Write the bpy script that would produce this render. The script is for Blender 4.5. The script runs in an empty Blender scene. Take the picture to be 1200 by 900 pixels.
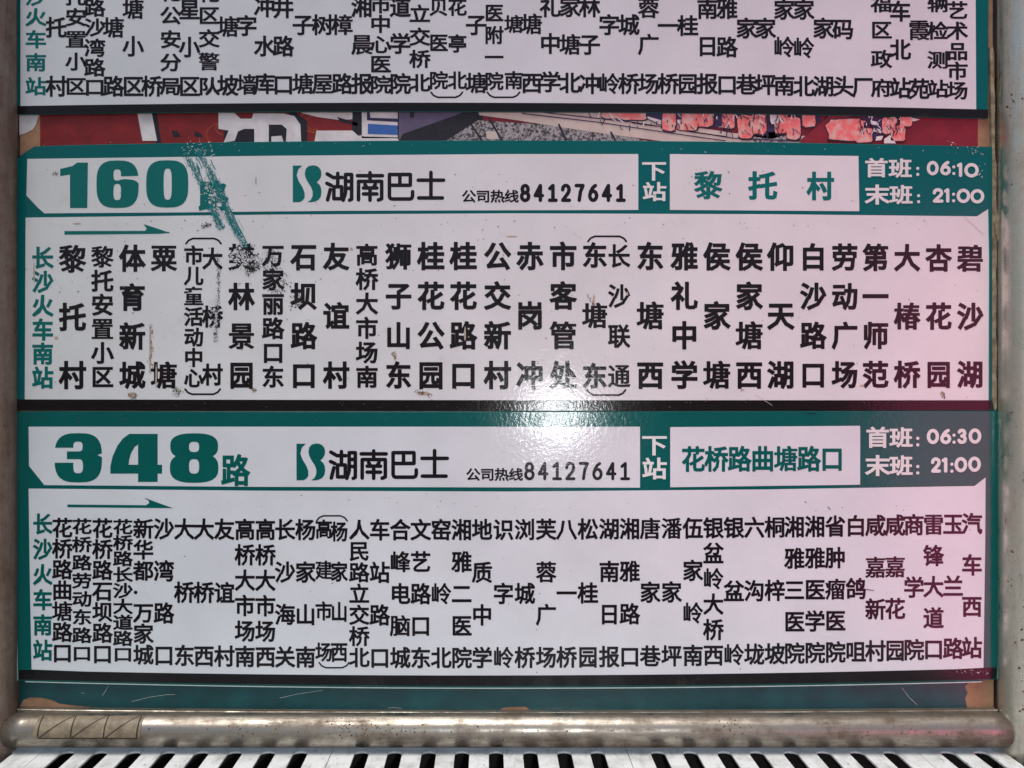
import bpy, math, random
from mathutils import Vector, Matrix
from mathutils.geometry import delaunay_2d_cdt

# ------------------------------------------------------------------ camera, light, exposure
S = bpy.context.scene
C = S.collection
R = math.radians
DIST = 1.2                       # metres from the lens to the face of the sign
cam = bpy.data.objects.new('camera', bpy.data.cameras.new('camera'))
C.objects.link(cam)
cam.location = (0, -DIST, 1.5)
cam.rotation_euler = (R(90), 0, 0)
cam.data.sensor_width = 36
cam.data.lens = 36
cam.data.clip_start = 0.02
cam.data.clip_end = 200
S.camera = cam
CZ = 1.5

world = bpy.data.worlds.new('World'); S.world = world; world.use_nodes = True
nt = world.node_tree; nt.nodes.clear()
sky = nt.nodes.new('ShaderNodeTexSky'); sky.sky_type = 'NISHITA'; sky.sun_disc = False
sky.sun_elevation = R(70); sky.sun_rotation = R(200); sky.dust_density = 3.0; sky.air_density = 1.0; sky.ozone_density = 0.6
bg = nt.nodes.new('ShaderNodeBackground'); bg.inputs['Strength'].default_value = 0.085
wo = nt.nodes.new('ShaderNodeOutputWorld')
nt.links.new(sky.outputs[0], bg.inputs[0]); nt.links.new(bg.outputs[0], wo.inputs[0])

sun = bpy.data.objects.new('sun', bpy.data.lights.new('sun', 'SUN')); C.objects.link(sun)
sun.data.energy = 1.35; sun.data.angle = R(30); sun.data.color = (1.0, 0.97, 0.93)
sd = Vector((-0.14, -0.30, 0.93)).normalized()      # towards the sun: high, behind the viewer's left shoulder
sun.rotation_euler = sd.to_track_quat('Z', 'Y').to_euler()

# the camera's own flash, whose glare the laminated plates throw back
fl = bpy.data.objects.new('camera_flash', bpy.data.lights.new('camera_flash', 'AREA')); C.objects.link(fl)
fl.data.shape = 'RECTANGLE'; fl.data.size = 0.035; fl.data.size_y = 0.02
fl.data.energy = 2.8; fl.data.color = (0.95, 0.98, 1.0)
fl.location = (0.105, -1.19, CZ - 0.072)
fl.rotation_euler = (R(90), 0, 0)

# the rosy light that falls on and mirrors in the right-hand side (an added lamp standing in for an unseen pink surface)
pk = bpy.data.objects.new('rosy_light', bpy.data.lights.new('rosy_light', 'AREA')); C.objects.link(pk)
pk.data.shape = 'RECTANGLE'; pk.data.size = 1.6; pk.data.size_y = 1.7
pk.data.energy = 3.3; pk.data.spread = R(50); pk.data.color = (1.0, 0.12, 0.33)
pk.location = (1.72, -1.30, CZ - 0.40)
pk.rotation_euler = (Vector((0.98, 0, CZ - 0.15)) - pk.location).to_track_quat('-Z', 'Y').to_euler()

S.view_settings.view_transform = 'Standard'; S.view_settings.look = 'None'
S.view_settings.exposure = 0.36; S.view_settings.gamma = 1.0
S.render.engine = 'CYCLES'

# ------------------------------------------------------------------ helpers
def P(px, py, y=0.0):
    """point on the upright plane at depth y (metres behind the sign face), measured off the photograph"""
    k = (DIST + y) / 1200.0
    return Vector(((px - 600) * k, y, CZ + (450 - py) * k))

def link(name, me, mat, parent=None):
    o = bpy.data.objects.new(name, me); C.objects.link(o)
    if mat is not None and not me.materials: me.materials.append(mat)
    if parent is not None:
        o.parent = parent
        o.matrix_parent_inverse = Matrix.Translation(-root_loc(parent))
    return o

def root_loc(o): return Vector(o.location)     # parents are placed in world space

def thing(name, label, cat, loc, group=None):
    o = bpy.data.objects.new(name, None); C.objects.link(o)
    o.location = loc; o.empty_display_size = 0.05
    o['label'] = label; o['category'] = cat
    if group: o['group'] = group
    return o

def tag(o, label=None, cat=None, group=None, kind=None):
    if label: o['label'] = label
    if cat: o['category'] = cat
    if group: o['group'] = group
    if kind: o['kind'] = kind
    return o

def mesh(name, vs, fs, smooth=False):
    me = bpy.data.meshes.new(name); me.from_pydata([tuple(v) for v in vs], [], fs); me.update()
    if smooth:
        me.polygons.foreach_set('use_smooth', [True] * len(me.polygons))
    return me

def cdt(shapes):
    """shapes: list of (poly2d, +1/-1); later ones paint over earlier ones -> verts, tris"""
    vs, faces = [], []
    for poly, s in shapes:
        a = sum(p[0]*q[1]-q[0]*p[1] for p, q in zip(poly, list(poly[1:])+[poly[0]]))
        if a < 0: poly = list(reversed(poly))
        n = len(vs); vs += [Vector(p) for p in poly]; faces.append(list(range(n, n+len(poly))))
    ov, oe, of, _, _, orig = delaunay_2d_cdt(vs, [], faces, 0, 1e-5)
    tris = []
    for f, og in zip(of, orig):
        if og and shapes[max(og)][1] > 0: tris.append(f)
    return ov, tris

def flat(name, shapes, mat, parent, y, tf=None):
    """flat print: 2D shapes in photo pixels, laid as a film at depth y"""
    if shapes and not isinstance(shapes[0][1], int): shapes = [(s, 1) for s in shapes]
    ov, tris = cdt(shapes)
    vs = [P(*(tf(v) if tf else v), y) for v in ov]
    tris = [tuple(t) for t in tris]
    return link(name, mesh(name, vs, fix(vs, tris)), mat, parent)

def fix(vs, tris):
    out = []
    for t in tris:
        a, b, c = vs[t[0]], vs[t[1]], vs[t[2]]
        out.append(t if (b-a).cross(c-a).y < 0 else tuple(reversed(t)))
    return out

def slab(name, poly, mat, parent, y0, y1, bev=0.0006):
    """solid plate: outline in photo pixels, front at y0, back at y1"""
    import bmesh
    bm = bmesh.new()
    f = [bm.verts.new(P(x, y, 0) + Vector((0, y0, 0))) for x, y in poly]
    b = [bm.verts.new(P(x, y, 0) + Vector((0, y1, 0))) for x, y in poly]
    bm.faces.new(f); bm.faces.new(list(reversed(b)))
    n = len(f)
    for i in range(n):
        bm.faces.new((f[i], b[i], b[(i+1) % n], f[(i+1) % n]))
    bmesh.ops.recalc_face_normals(bm, faces=bm.faces)
    if bev:
        es = [e for e in bm.edges if all(v in f for v in e.verts)]
        bmesh.ops.bevel(bm, geom=es, offset=bev, segments=1, affect='EDGES')
    bmesh.ops.triangulate(bm, faces=[x for x in bm.faces if len(x.verts) > 4])
    me = bpy.data.meshes.new(name); bm.to_mesh(me); bm.free()
    return link(name, me, mat, parent)

def bow(x, l, m, r, xc=600, w=565.0):
    """edge that sags through left, middle and right heights"""
    t = (x - xc) / w
    return m + (r - l) / 2 * t + ((r + l) / 2 - m) * t * t

def rectb(x0, x1, top, bot, n=16, xl2=None, xr2=None):
    """field with gently bowed upper and lower edges"""
    xl2 = x0 if xl2 is None else xl2; xr2 = x1 if xr2 is None else xr2
    up = [(x0 + (x1-x0)*i/n) for i in range(n+1)]
    dn = [(xl2 + (xr2-xl2)*i/n) for i in range(n+1)]
    return [(x, bow(x, *top)) for x in up] + [(x, bow(x, *bot)) for x in reversed(dn)]

def oval(cx, cy, rx, ry, n=28, p=2.0, a0=0, a1=360):
    out = []
    for i in range(n):
        a = R(a0 + (a1-a0)*i/n); c, s = math.cos(a), math.sin(a)
        out.append((cx + rx*math.copysign(abs(c)**(2/p), c), cy + ry*math.copysign(abs(s)**(2/p), s)))
    return out
def obox(x0, y0, x1, y1, p=2.0, n=32): return oval((x0+x1)/2, (y0+y1)/2, (x1-x0)/2, (y1-y0)/2, n, p)
def box(x0, y0, x1, y1): return [(x0, y0), (x1, y0), (x1, y1), (x0, y1)]

def stroke(pts, w, cap='round', close=False):
    """a pen line of width w as overlapping polygons"""
    out = []; pts = list(pts)
    if close: pts = pts + [pts[0]]
    for (x0, y0), (x1, y1) in zip(pts, pts[1:]):
        d = math.hypot(x1-x0, y1-y0) or 1e-6
        nx, ny = -(y1-y0)/d*w/2, (x1-x0)/d*w/2
        out.append([(x0+nx, y0+ny), (x1+nx, y1+ny), (x1-nx, y1-ny), (x0-nx, y0-ny)])
    ends = pts if cap == 'round' else pts[1:-1]
    for i, (x, y) in enumerate(ends): out.append(oval(x, y, w/2*0.998, w/2*0.998, 10, 2.0, 3+i*1.7, 363+i*1.7))
    return out

# ------------------------------------------------------------------ materials
def newmat(name):
    m = bpy.data.materials.new(name); m.use_nodes = True
    n = m.node_tree.nodes; l = m.node_tree.links
    return m, n, l, n['Principled BSDF']

def tex(n, l, kind='noise', scale=10, detail=4, rough=0.6, vec=None, stretch=None):
    g = n.new('ShaderNodeNewGeometry')
    src = g.outputs['Position']
    if stretch:
        mp = n.new('ShaderNodeMapping'); mp.inputs['Scale'].default_value = stretch
        l.new(src, mp.inputs[0]); src = mp.outputs[0]
    if kind == 'noise':
        t = n.new('ShaderNodeTexNoise'); t.inputs['Scale'].default_value = scale
        t.inputs['Detail'].default_value = detail; t.inputs['Roughness'].default_value = rough
        l.new(src, t.inputs['Vector']); return t.outputs['Fac']
    t = n.new('ShaderNodeTexVoronoi'); t.inputs['Scale'].default_value = scale
    l.new(src, t.inputs['Vector']); return t.outputs['Distance']

def ramp(n, l, fac, stops):
    r = n.new('ShaderNodeValToRGB'); e = r.color_ramp.elements
    while len(e) < len(stops): e.new(0.5)
    for el, (p, c) in zip(e, stops):
        el.position = p; el.color = (*c, 1) if len(c) == 3 else c
    l.new(fac, r.inputs[0]); return r.outputs[0]

def mix(n, l, fac, a, b, mode='MIX'):
    m = n.new('ShaderNodeMix'); m.data_type = 'RGBA'; m.blend_type = mode
    if isinstance(fac, float): m.inputs[0].default_value = fac
    else: l.new(fac, m.inputs[0])
    for i, v in ((6, a), (7, b)):
        if isinstance(v, tuple): m.inputs[i].default_value = (*v, 1)
        else: l.new(v, m.inputs[i])
    return m.outputs[2]

def plate_mat(name, col, dirt=0.5, rough=0.12, spec=0.20, wear=None):
    """printed film under a slightly rippled clear laminate"""
    m, n, l, b = newmat(name)
    cloud = ramp(n, l, tex(n, l, scale=9, detail=6), [(0.3, (0.90,)*3), (0.75, (1.04,)*3)])
    c = mix(n, l, 1.0, col, cloud, 'MULTIPLY')
    # brown grime freckles
    sp = ramp(n, l, tex(n, l, scale=190, detail=3, rough=0.7), [(0.70, (0,)*3), (0.78, (1,)*3)])
    area = ramp(n, l, tex(n, l, scale=14, detail=3), [(0.50, (0,)*3), (0.72, (1,)*3)])
    f = mix(n, l, 1.0, sp, area, 'MULTIPLY')
    sc = n.new('ShaderNodeMath'); sc.operation = 'MULTIPLY'; sc.inputs[1].default_value = dirt
    l.new(f, sc.inputs[0])
    c = mix(n, l, sc.outputs[0], c, (0.16, 0.10, 0.06))
    st = ramp(n, l, tex(n, l, scale=22, detail=8, rough=0.72), [(0.60, (0,)*3), (0.80, (1,)*3)])
    s2 = n.new('ShaderNodeMath'); s2.operation = 'MULTIPLY'; s2.inputs[1].default_value = dirt*0.45
    l.new(st, s2.inputs[0])
    c = mix(n, l, s2.outputs[0], c, (0.30, 0.22, 0.15))
    l.new(c, b.inputs['Base Color'])
    b.inputs['Specular IOR Level'].default_value = spec
    rr = n.new('ShaderNodeMapRange'); rr.inputs[3].default_value = rough-0.03; rr.inputs[4].default_value = rough+0.06
    l.new(tex(n, l, scale=60, detail=5), rr.inputs[0]); l.new(rr.outputs[0], b.inputs['Roughness'])
    b1 = n.new('ShaderNodeBump'); b1.inputs['Strength'].default_value = 0.5; b1.inputs['Distance'].default_value = 0.0003
    l.new(tex(n, l, scale=230, detail=3, rough=0.65), b1.inputs['Height'])
    b2 = n.new('ShaderNodeBump'); b2.inputs['Strength'].default_value = 0.6; b2.inputs['Distance'].default_value = 0.0009
    l.new(tex(n, l, scale=9, detail=2), b2.inputs['Height']); l.new(b1.outputs[0], b2.inputs['Normal'])
    l.new(b2.outputs[0], b.inputs['Normal'])
    return m

M = {}
M['white'] = plate_mat('white_film', (0.655, 0.68, 0.665), 0.8)
M['white_clean'] = plate_mat('white_film_clean', (0.63, 0.665, 0.675), 0.3)
M['teal'] = plate_mat('teal_film', (0.001, 0.115, 0.112), 0.30)
M['teal_dark'] = plate_mat('dark_teal_film', (0.003, 0.098, 0.088), 0.25)
M['black'] = plate_mat('black_film', (0.010, 0.009, 0.010), 0.30)
M['ink'] = plate_mat('black_lettering', (0.012, 0.010, 0.013), 0.10)
M['teal_ink'] = plate_mat('teal_lettering', (0.004, 0.14, 0.125), 0.15)
M['dark_teal_ink'] = plate_mat('dark_teal_lettering', (0.003, 0.105, 0.09), 0.1)
M['pale_ink'] = plate_mat('pale_lettering', (0.66, 0.70, 0.66), 0.15)

def plain(name, col, rough=0.6, spec=0.3, var=0.25, scale=40, bump=0.0, metal=0.0, col2=None, lo=0.35, hi=0.7):
    m, n, l, b = newmat(name)
    t = tex(n, l, scale=scale, detail=7, rough=0.65)
    c2 = col2 or tuple(v*(1-var) for v in col)
    l.new(ramp(n, l, t, [(lo, c2), (hi, col)]), b.inputs['Base Color'])
    b.inputs['Roughness'].default_value = rough; b.inputs['Specular IOR Level'].default_value = spec
    b.inputs['Metallic'].default_value = metal
    if bump:
        bb = n.new('ShaderNodeBump'); bb.inputs['Distance'].default_value = bump; bb.inputs['Strength'].default_value = 0.7
        l.new(t, bb.inputs['Height']); l.new(bb.outputs[0], b.inputs['Normal'])
    return m

M['red'] = plain('red_poster_paper', (0.25, 0.012, 0.014), 0.45, 0.4, 0.35, 60)
M['red_right'] = plain('crimson_poster_paper', (0.22, 0.012, 0.022), 0.4, 0.4, 0.3, 60)
M['paper'] = plain('white_paper_and_glint', (0.74, 0.73, 0.71), 0.6, 0.3, 0.25, 50)
M['cream'] = plain('cream_poster_paper', (0.60, 0.54, 0.46), 0.6, 0.3, 0.2, 60)
M['pblack'] = plain('black_print_and_shadow', (0.016, 0.012, 0.022), 0.45, 0.4, 0.5, 90)
M['navy'] = plain('navy_poster_print', (0.035, 0.025, 0.10), 0.5, 0.4, 0.4, 90)
M['pblue'] = plain('blue_poster_print', (0.04, 0.14, 0.44), 0.5, 0.4, 0.3, 200)
M['mauve'] = plain('mauve_poster_print', (0.12, 0.10, 0.17), 0.5, 0.4, 0.25, 90)
M['stone'] = plain('stippled_grey_print', (0.34, 0.34, 0.33), 0.6, 0.3, 0.6, 330, col2=(0.03, 0.03, 0.035), lo=0.42, hi=0.56)
M['pink'] = plain('pink_rock_print', (0.72, 0.17, 0.16), 0.55, 0.3, 0.6, 120, col2=(0.62, 0.42, 0.36), lo=0.38, hi=0.55)
M['wood'] = plain('bare_plywood', (0.42, 0.24, 0.14), 0.75, 0.2, 0.35, 60, bump=0.0005)
M['wood_pale'] = plain('weathered_plywood', (0.45, 0.36, 0.25), 0.75, 0.2, 0.6, 90, bump=0.0006, col2=(0.16, 0.11, 0.07))
M['board_teal'] = plain('old_teal_board_paint', (0.003, 0.075, 0.082), 0.38, 0.5, 0.45, 24, bump=0.0003)
M['edge'] = plain('pale_acrylic_edge', (0.50, 0.62, 0.58), 0.25, 0.6, 0.2, 80)
M['dark_edge'] = plain('grimy_gap', (0.02, 0.015, 0.013), 0.8, 0.2, 0.3, 80)
M['scratch'] = plain('pale_scratch', (0.55, 0.57, 0.52), 0.5, 0.4, 0.4, 300)
M['fleck_teal'] = plain('teal_smear_paint', (0.006, 0.20, 0.20), 0.4, 0.4, 0.3, 300)
M['fleck_black'] = plain('black_smear_paint', (0.02, 0.018, 0.02), 0.5, 0.3, 0.3, 300)
M['fleck_white'] = plain('white_scrape', (0.60, 0.62, 0.62), 0.5, 0.3, 0.2, 300)
M['grime'] = plain('brown_grime', (0.20, 0.12, 0.06), 0.8, 0.2, 0.5, 400, col2=(0.05, 0.035, 0.02))
M['tape'] = plain('yellowed_tape', (0.30, 0.245, 0.16), 0.42, 0.4, 0.45, 70, col2=(0.13, 0.095, 0.06))
M['marker'] = plain('marker_line', (0.03, 0.022, 0.015), 0.6, 0.3, 0.3, 90)
M['pavement'] = plain('dark_pavement', (0.035, 0.033, 0.032), 0.9, 0.2, 0.5, 12, bump=0.002)

def metal_mat(name, axis, base=(0.36, 0.33, 0.28), grime=(0.12, 0.09, 0.06), lo=0.42, hi=0.66, rough=0.30):
    m, n, l, b = newmat(name)
    st = (1, 1, 1); st = (0.10, 1, 1) if axis == 'x' else (1, 1, 0.08)
    streak = tex(n, l, scale=55, detail=8, rough=0.7, stretch=st)
    blot = tex(n, l, scale=26, detail=9, rough=0.75)
    av = n.new('ShaderNodeMath'); av.operation = 'ADD'; l.new(streak, av.inputs[0]); l.new(blot, av.inputs[1])
    hv = n.new('ShaderNodeMath'); hv.operation = 'MULTIPLY'; hv.inputs[1].default_value = 0.5; l.new(av.outputs[0], hv.inputs[0])
    g = ramp(n, l, hv.outputs[0], [(lo, (0,)*3), (hi, (1,)*3)])
    spot = ramp(n, l, tex(n, l, scale=120, detail=4, rough=0.7), [(0.66, (0,)*3), (0.74, (1,)*3)])
    c = mix(n, l, g, base, grime); c = mix(n, l, spot, c, (0.05, 0.035, 0.02))
    l.new(c, b.inputs['Base Color'])
    mm = n.new('ShaderNodeMapRange'); mm.inputs[3].default_value = 0.95; mm.inputs[4].default_value = 0.35
    l.new(g, mm.inputs[0]); l.new(mm.outputs[0], b.inputs['Metallic'])
    r2 = n.new('ShaderNodeMapRange'); r2.inputs[3].default_value = rough; r2.inputs[4].default_value = rough+0.32
    l.new(g, r2.inputs[0]); l.new(r2.outputs[0], b.inputs['Roughness'])
    bb = n.new('ShaderNodeBump'); bb.inputs['Distance'].default_value = 0.0006; bb.inputs['Strength'].default_value = 0.5
    l.new(blot, bb.inputs['Height']); l.new(bb.outputs[0], b.inputs['Normal'])
    return m
M['gap_shade'] = plain('dark_gap_shade', (0.10, 0.075, 0.06), 0.5, 0.4, 0.7, 40, bump=0.0004)  # dark brown that paints the shade beside the board
M['rail'] = metal_mat('grimy_steel_rail', 'x', lo=0.42, hi=0.58, rough=0.27)
M['post_left'] = metal_mat('brown_steel', 'z', base=(0.36, 0.29, 0.23), grime=(0.13, 0.075, 0.05), lo=0.34, hi=0.6, rough=0.38)  # browner and darker than the right-hand post
M['post_right'] = metal_mat('bright_worn_steel', 'z', base=(0.66, 0.64, 0.54), grime=(0.27, 0.25, 0.19), lo=0.44, hi=0.62, rough=0.25)
m, n, l, b = newmat('worn_white_enamel')
t1 = tex(n, l, scale=30, detail=8, rough=0.7)
t2 = tex(n, l, scale=70, detail=6, rough=0.7, stretch=(1, 0.25, 1))
c = ramp(n, l, t1, [(0.30, (0.55, 0.57, 0.54)), (0.55, (0.84, 0.86, 0.84))])
c = mix(n, l, ramp(n, l, t2, [(0.52, (0,)*3), (0.72, (0.75,)*3)]), c, (0.30, 0.30, 0.25))
c = mix(n, l, ramp(n, l, tex(n, l, scale=150, detail=3, rough=0.6), [(0.66, (0,)*3), (0.72, (0.8,)*3)]), c, (0.14, 0.12, 0.09))
l.new(c, b.inputs['Base Color']); b.inputs['Roughness'].default_value = 0.42
M['enamel'] = m

# ------------------------------------------------------------------ lettering
GL = {}
def glyph(ch, off):
    """outline of one character in a unit box, thickened to a bold face by a pen run round its contour"""
    k = (ch, off)
    if k in GL: return GL[k]
    off0, off = off, off + 0.007
    cu = bpy.data.curves.new('g', 'FONT'); cu.body = ch; cu.resolution_u = 2
    o = bpy.data.objects.new('g', cu); C.objects.link(o)
    bpy.context.view_layer.update()
    me = bpy.data.meshes.new_from_object(o)
    vs = [(v.co.x, v.co.y) for v in me.vertices]; fs = [tuple(p.vertices) for p in me.polygons]
    bpy.data.objects.remove(o); bpy.data.curves.remove(cu); bpy.data.meshes.remove(me)
    # contour edges: used by one face only (after welding)
    idx = {}; vmap = []
    for v in vs:
        kk = (round(v[0], 4), round(v[1], 4)); idx.setdefault(kk, len(idx)); vmap.append(idx[kk])
    pts = [None]*len(idx)
    for kk, i in idx.items(): pts[i] = kk
    cnt = {}; shapes = []
    for f in fs:
        g = [vmap[i] for i in f]
        if len(set(g)) < 3: continue
        shapes.append(([pts[i] for i in g], 1))
        for a, b in zip(g, g[1:]+g[:1]): cnt[(min(a, b), max(a, b))] = cnt.get((min(a, b), max(a, b)), 0)+1
    per = sum(math.dist(pts[a], pts[b]) for (a, b), c in cnt.items() if c == 1)
    if ch == '岭': off *= 0.82
    off *= min(1.0, (11.5/max(per, 1))**0.7)          # dense characters are drawn with a finer pen
    for (a, b), c in cnt.items():
        if c != 1: continue
        (x0, y0), (x1, y1) = pts[a], pts[b]
        d = math.hypot(x1-x0, y1-y0)
        if d < 1e-5: continue
        fy = 0.9 if per < 10.5 else 0.58              # and with thinner level strokes, as bold type is
        ux, uy = (x1-x0)/d*off*0.75, (y1-y0)/d*off*0.75*fy; nx, ny = -(y1-y0)/d*off, (x1-x0)/d*off*fy
        shapes.append(([(x0-ux+nx, y0-uy+ny), (x1+ux+nx, y1+uy+ny), (x1+ux-nx, y1+uy-ny), (x0-ux-nx, y0-uy-ny)], 1))
    import numpy as np
    vin, ein, quads = [], [], []
    for poly, _ in shapes:
        ar = sum(p[0]*q[1]-q[0]*p[1] for p, q in zip(poly, list(poly[1:])+[poly[0]]))
        if abs(ar) < 1e-9: continue
        if ar < 0: poly = list(reversed(poly))
        n = len(vin); m = len(poly); vin += [Vector(p) for p in poly]; ein += [(n+i, n+(i+1) % m) for i in range(m)]
        for i in range(1, m-1 if m > 4 else 2):
            quads.append(list(poly) + [poly[-1]]*(4-m) if m <= 4 else [poly[0], poly[i], poly[i+1], poly[i+1]])
    ov, _, of, _, _, _ = delaunay_2d_cdt(vin, ein, [], 0, 2e-5)
    P2 = np.array([tuple(v) for v in ov]); T = np.array([list(f) for f in of]); cen = P2[T].mean(axis=1)
    Q = np.array(quads); inside = np.zeros(len(cen), bool)
    A = Q; B = np.roll(Q, -1, axis=1); D = B - A
    for i0 in range(0, len(cen), 400):
        c = cen[i0:i0+400][:, None, None, :]
        cr = D[None, :, :, 0]*(c[..., 1]-A[None, :, :, 1]) - D[None, :, :, 1]*(c[..., 0]-A[None, :, :, 0])
        inside[i0:i0+400] = (cr >= -1e-12).all(axis=2).any(axis=1)
    GL[k] = ([tuple(v) for v in ov], [tuple(f) for f, g in zip(of, inside) if g]); return GL[k]

GM = {}
def glyph_mesh(ch, off, mat):
    k = (ch, off, mat.name)
    if k not in GM:
        gv, gf = glyph(ch, off)
        vs = [Vector((x-0.5, 0, y-0.38)) for x, y in gv]
        me = mesh('character', vs, fix(vs, gf)); me.materials.append(mat); GM[k] = me
    return GM[k]

def letters(name, items, mat, parent, y, off=0.022):
    """items: (char, centre x, centre y, width, height) in photo pixels -> one part whose characters are its pieces"""
    k = (DIST + y)/1200.0/0.905; y0_ = y
    grp = parent
    if len(items) > 1:
        grp = bpy.data.objects.new(name, None); C.objects.link(grp); grp.empty_display_size = 0.01
        grp.location = P(items[-1][1], items[-1][2], y)
        grp.parent = parent; grp.matrix_parent_inverse = Matrix.Translation(-root_loc(parent))
    for it in items:
        ch, cx, cy, w, h = it[:5]
        if ch in '园墙': w *= 0.93
        y = y0_ - 0.00002*((int(cx) // 3 + int(cy)) % 5)      # neighbours never share one plane
        o = bpy.data.objects.new(name if grp is parent else 'character', glyph_mesh(ch, off, mat)); C.objects.link(o)
        o.location = P(cx, cy, y); o.scale = (w*k, 1, h*k)
        o.parent = grp; o.matrix_parent_inverse = Matrix.Translation(-root_loc(grp))
    return grp

def column(text, x, y0, y1, w, h, mat, parent, name='station_name', off=0.022, y=-0.0006, jx=0.0):
    n = len(text)
    its = [(c, x + jx*(i/(max(1, n-1))), y0 + (y1-y0)*i/(n-1), w, h) for i, c in enumerate(text)]
    return letters(name, its, mat, parent, y, off)

def ell(cx, cy, rx, ry, n=18, a0=0, a1=360):
    return [(cx+rx*math.cos(R(a0+(a1-a0)*i/n)), cy+ry*math.sin(R(a0+(a1-a0)*i/n))) for i in range(n + (0 if a1-a0 == 360 else 1))]
def digit(ch):
    """pen lines in a unit box, y down: list of (points, closed)"""
    return {
     '0': [(ell(.5, .5, .5, .5), True)],
     '1': [([(.20, .12), (.60, 0), (.60, 1)], False)],
     'I': [([(.15, .20), (.58, .0), (.58, 1)], False), ([(.12, 1), (1, 1)], False)],
     '2': [([(.05, .28), (.12, .1), (.34, 0), (.62, 0), (.86, .1), (.94, .28), (.84, .47), (.06, 1), (.97, 1)], False)],
     '3': [([(.08, .14), (.25, .02), (.55, 0), (.80, .08), (.88, .26), (.75, .42), (.45, .47)], False),
           ([(.45, .47), (.80, .53), (.95, .72), (.85, .92), (.55, 1), (.22, .98), (.04, .84)], False)],
     '4': [([(.72, 1), (.72, 0), (.02, .68), (1, .68)], False)],
     '6': [([(.80, .0), (.48, .12), (.18, .38), (.03, .68)], False), (ell(.5, .69, .47, .31), True)],
     '7': [([(.04, 0), (.96, 0), (.62, .42), (.45, 1)], False)],
     '8': [(ell(.5, .25, .40, .25), True), (ell(.5, .74, .48, .27), True)],
     ':': [([(.5, .30), (.5, .31)], False), ([(.5, .93), (.5, .94)], False)],
    }[ch]
def pen(items, w):
    """items: (digit, x0, y0, x1, y1) outer boxes"""
    out = []
    for ch, x0, y0, x1, y1 in items:
        x0 += w/2; x1 -= w/2; y0 += w/2; y1 -= w/2
        for pts, cl in digit(ch):
            out += stroke([(x0+(x1-x0)*u, y0+(y1-y0)*v) for u, v in pts], w if ch != ':' else w*0.95, 'round', cl)
    return [(s, 1) for s in out]

def paren(x0, x1, y, up=True, w=2.2):
    s = 1 if up else -1
    return [(q, 1) for q in stroke([(x0, y+6*s), (x0+3, y+2.2*s), (x0+8, y), (x1-8, y), (x1-3, y+2.2*s), (x1, y+6*s)], w)]

# ------------------------------------------------------------------ ground
ground = tag(link('pavement', mesh('pavement', [(-6, -6, 0.62), (6, -6, 0.62), (6, 6, 0.62), (-6, 6, 0.62)], [(0, 1, 2, 3)]), M['pavement']), kind='structure')

# ------------------------------------------------------------------ backing board with old poster scraps
board = thing('display_board', 'plywood board with chipped teal paint behind the bus route plates', 'board', P(592, 826, 0.01))
slab('plywood_panel', [(21, -70), (1166, -70), (1166, 50), (1168, 62), (1169, 160), (1168, 258), (1165, 268), (1168, 280), (1168, 540), (1167, 835), (20, 835)], M['wood'], board, 0.0052, 0.018, 0.0004)
# pale frayed ply along the right-hand edge
rnd = random.Random(4)
pl = [(1160, 55)]
pl += [(1164 + (y-55)/200*4 + rnd.uniform(-0.8, 0.8), y) for y in range(58, 250, 9)]
pl += [(1170, 256), (1168, 262), (1166, 275)]
pl += [(1167.5 + rnd.uniform(-0.7, 0.7), y) for y in range(285, 480, 12)]
pl += [(1166, 482)] + [(1162.5, y) for y in (470, 300, 180)] + [(1161, 120)]
slab('frayed_edge', pl, M['wood_pale'], board, -0.0012, 0.0050, 0.0004)
# added filler strips, dark to paint the shade in the gap to the posts
slab('gap_shade_strip', [(1169.5, -70), (1200, -70), (1200, 840), (1169.5, 840)], M['gap_shade'], board, 0.0045, 0.016, 0)
slab('gap_shade_strip', [(-10, -70), (20.5, -70), (20.5, 840), (-10, 840)], M['gap_shade'], board, 0.0045, 0.016, 0)
# teal painted skirt
tp = [(24, 796), (1135, 796), (1136, 799), (1131, 805), (1134, 812), (1131, 818), (1134, 833)]
tp += [(x, 834.5 + rnd.uniform(-1.0, 1.0) - (5.5 if 585 < x < 618 else 0) - (2.5 if 700 < x < 760 else 0)) for x in range(1120, 190, -9)]
tp += [(150, 832), (110, 828.5), (92, 827), (70, 824.5), (60, 820), (48, 817.5), (36, 817), (27, 820), (22, 830), (22, 796)]
flat('teal_paint', [(tp, 1)], M['board_teal'], board, 0.0047)
# pencil-thin scratches on the skirt
sc = []
for a in ([(120, 815), (124, 809), (127, 804)], [(155, 822), (175, 817), (195, 814), (205, 814)], [(328, 818), (350, 813), (378, 809)],
          [(95, 812), (99, 812.5)], [(455, 829.6), (462, 829.2), (470, 830)], [(1057, 806), (1066, 818), (1075, 826)], [(890, 833), (905, 832.6)]):
    sc += stroke(a, 0.45)
flat('scratch', [(s, 1) for s in sc], M['scratch'], board, 0.0044)

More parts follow.
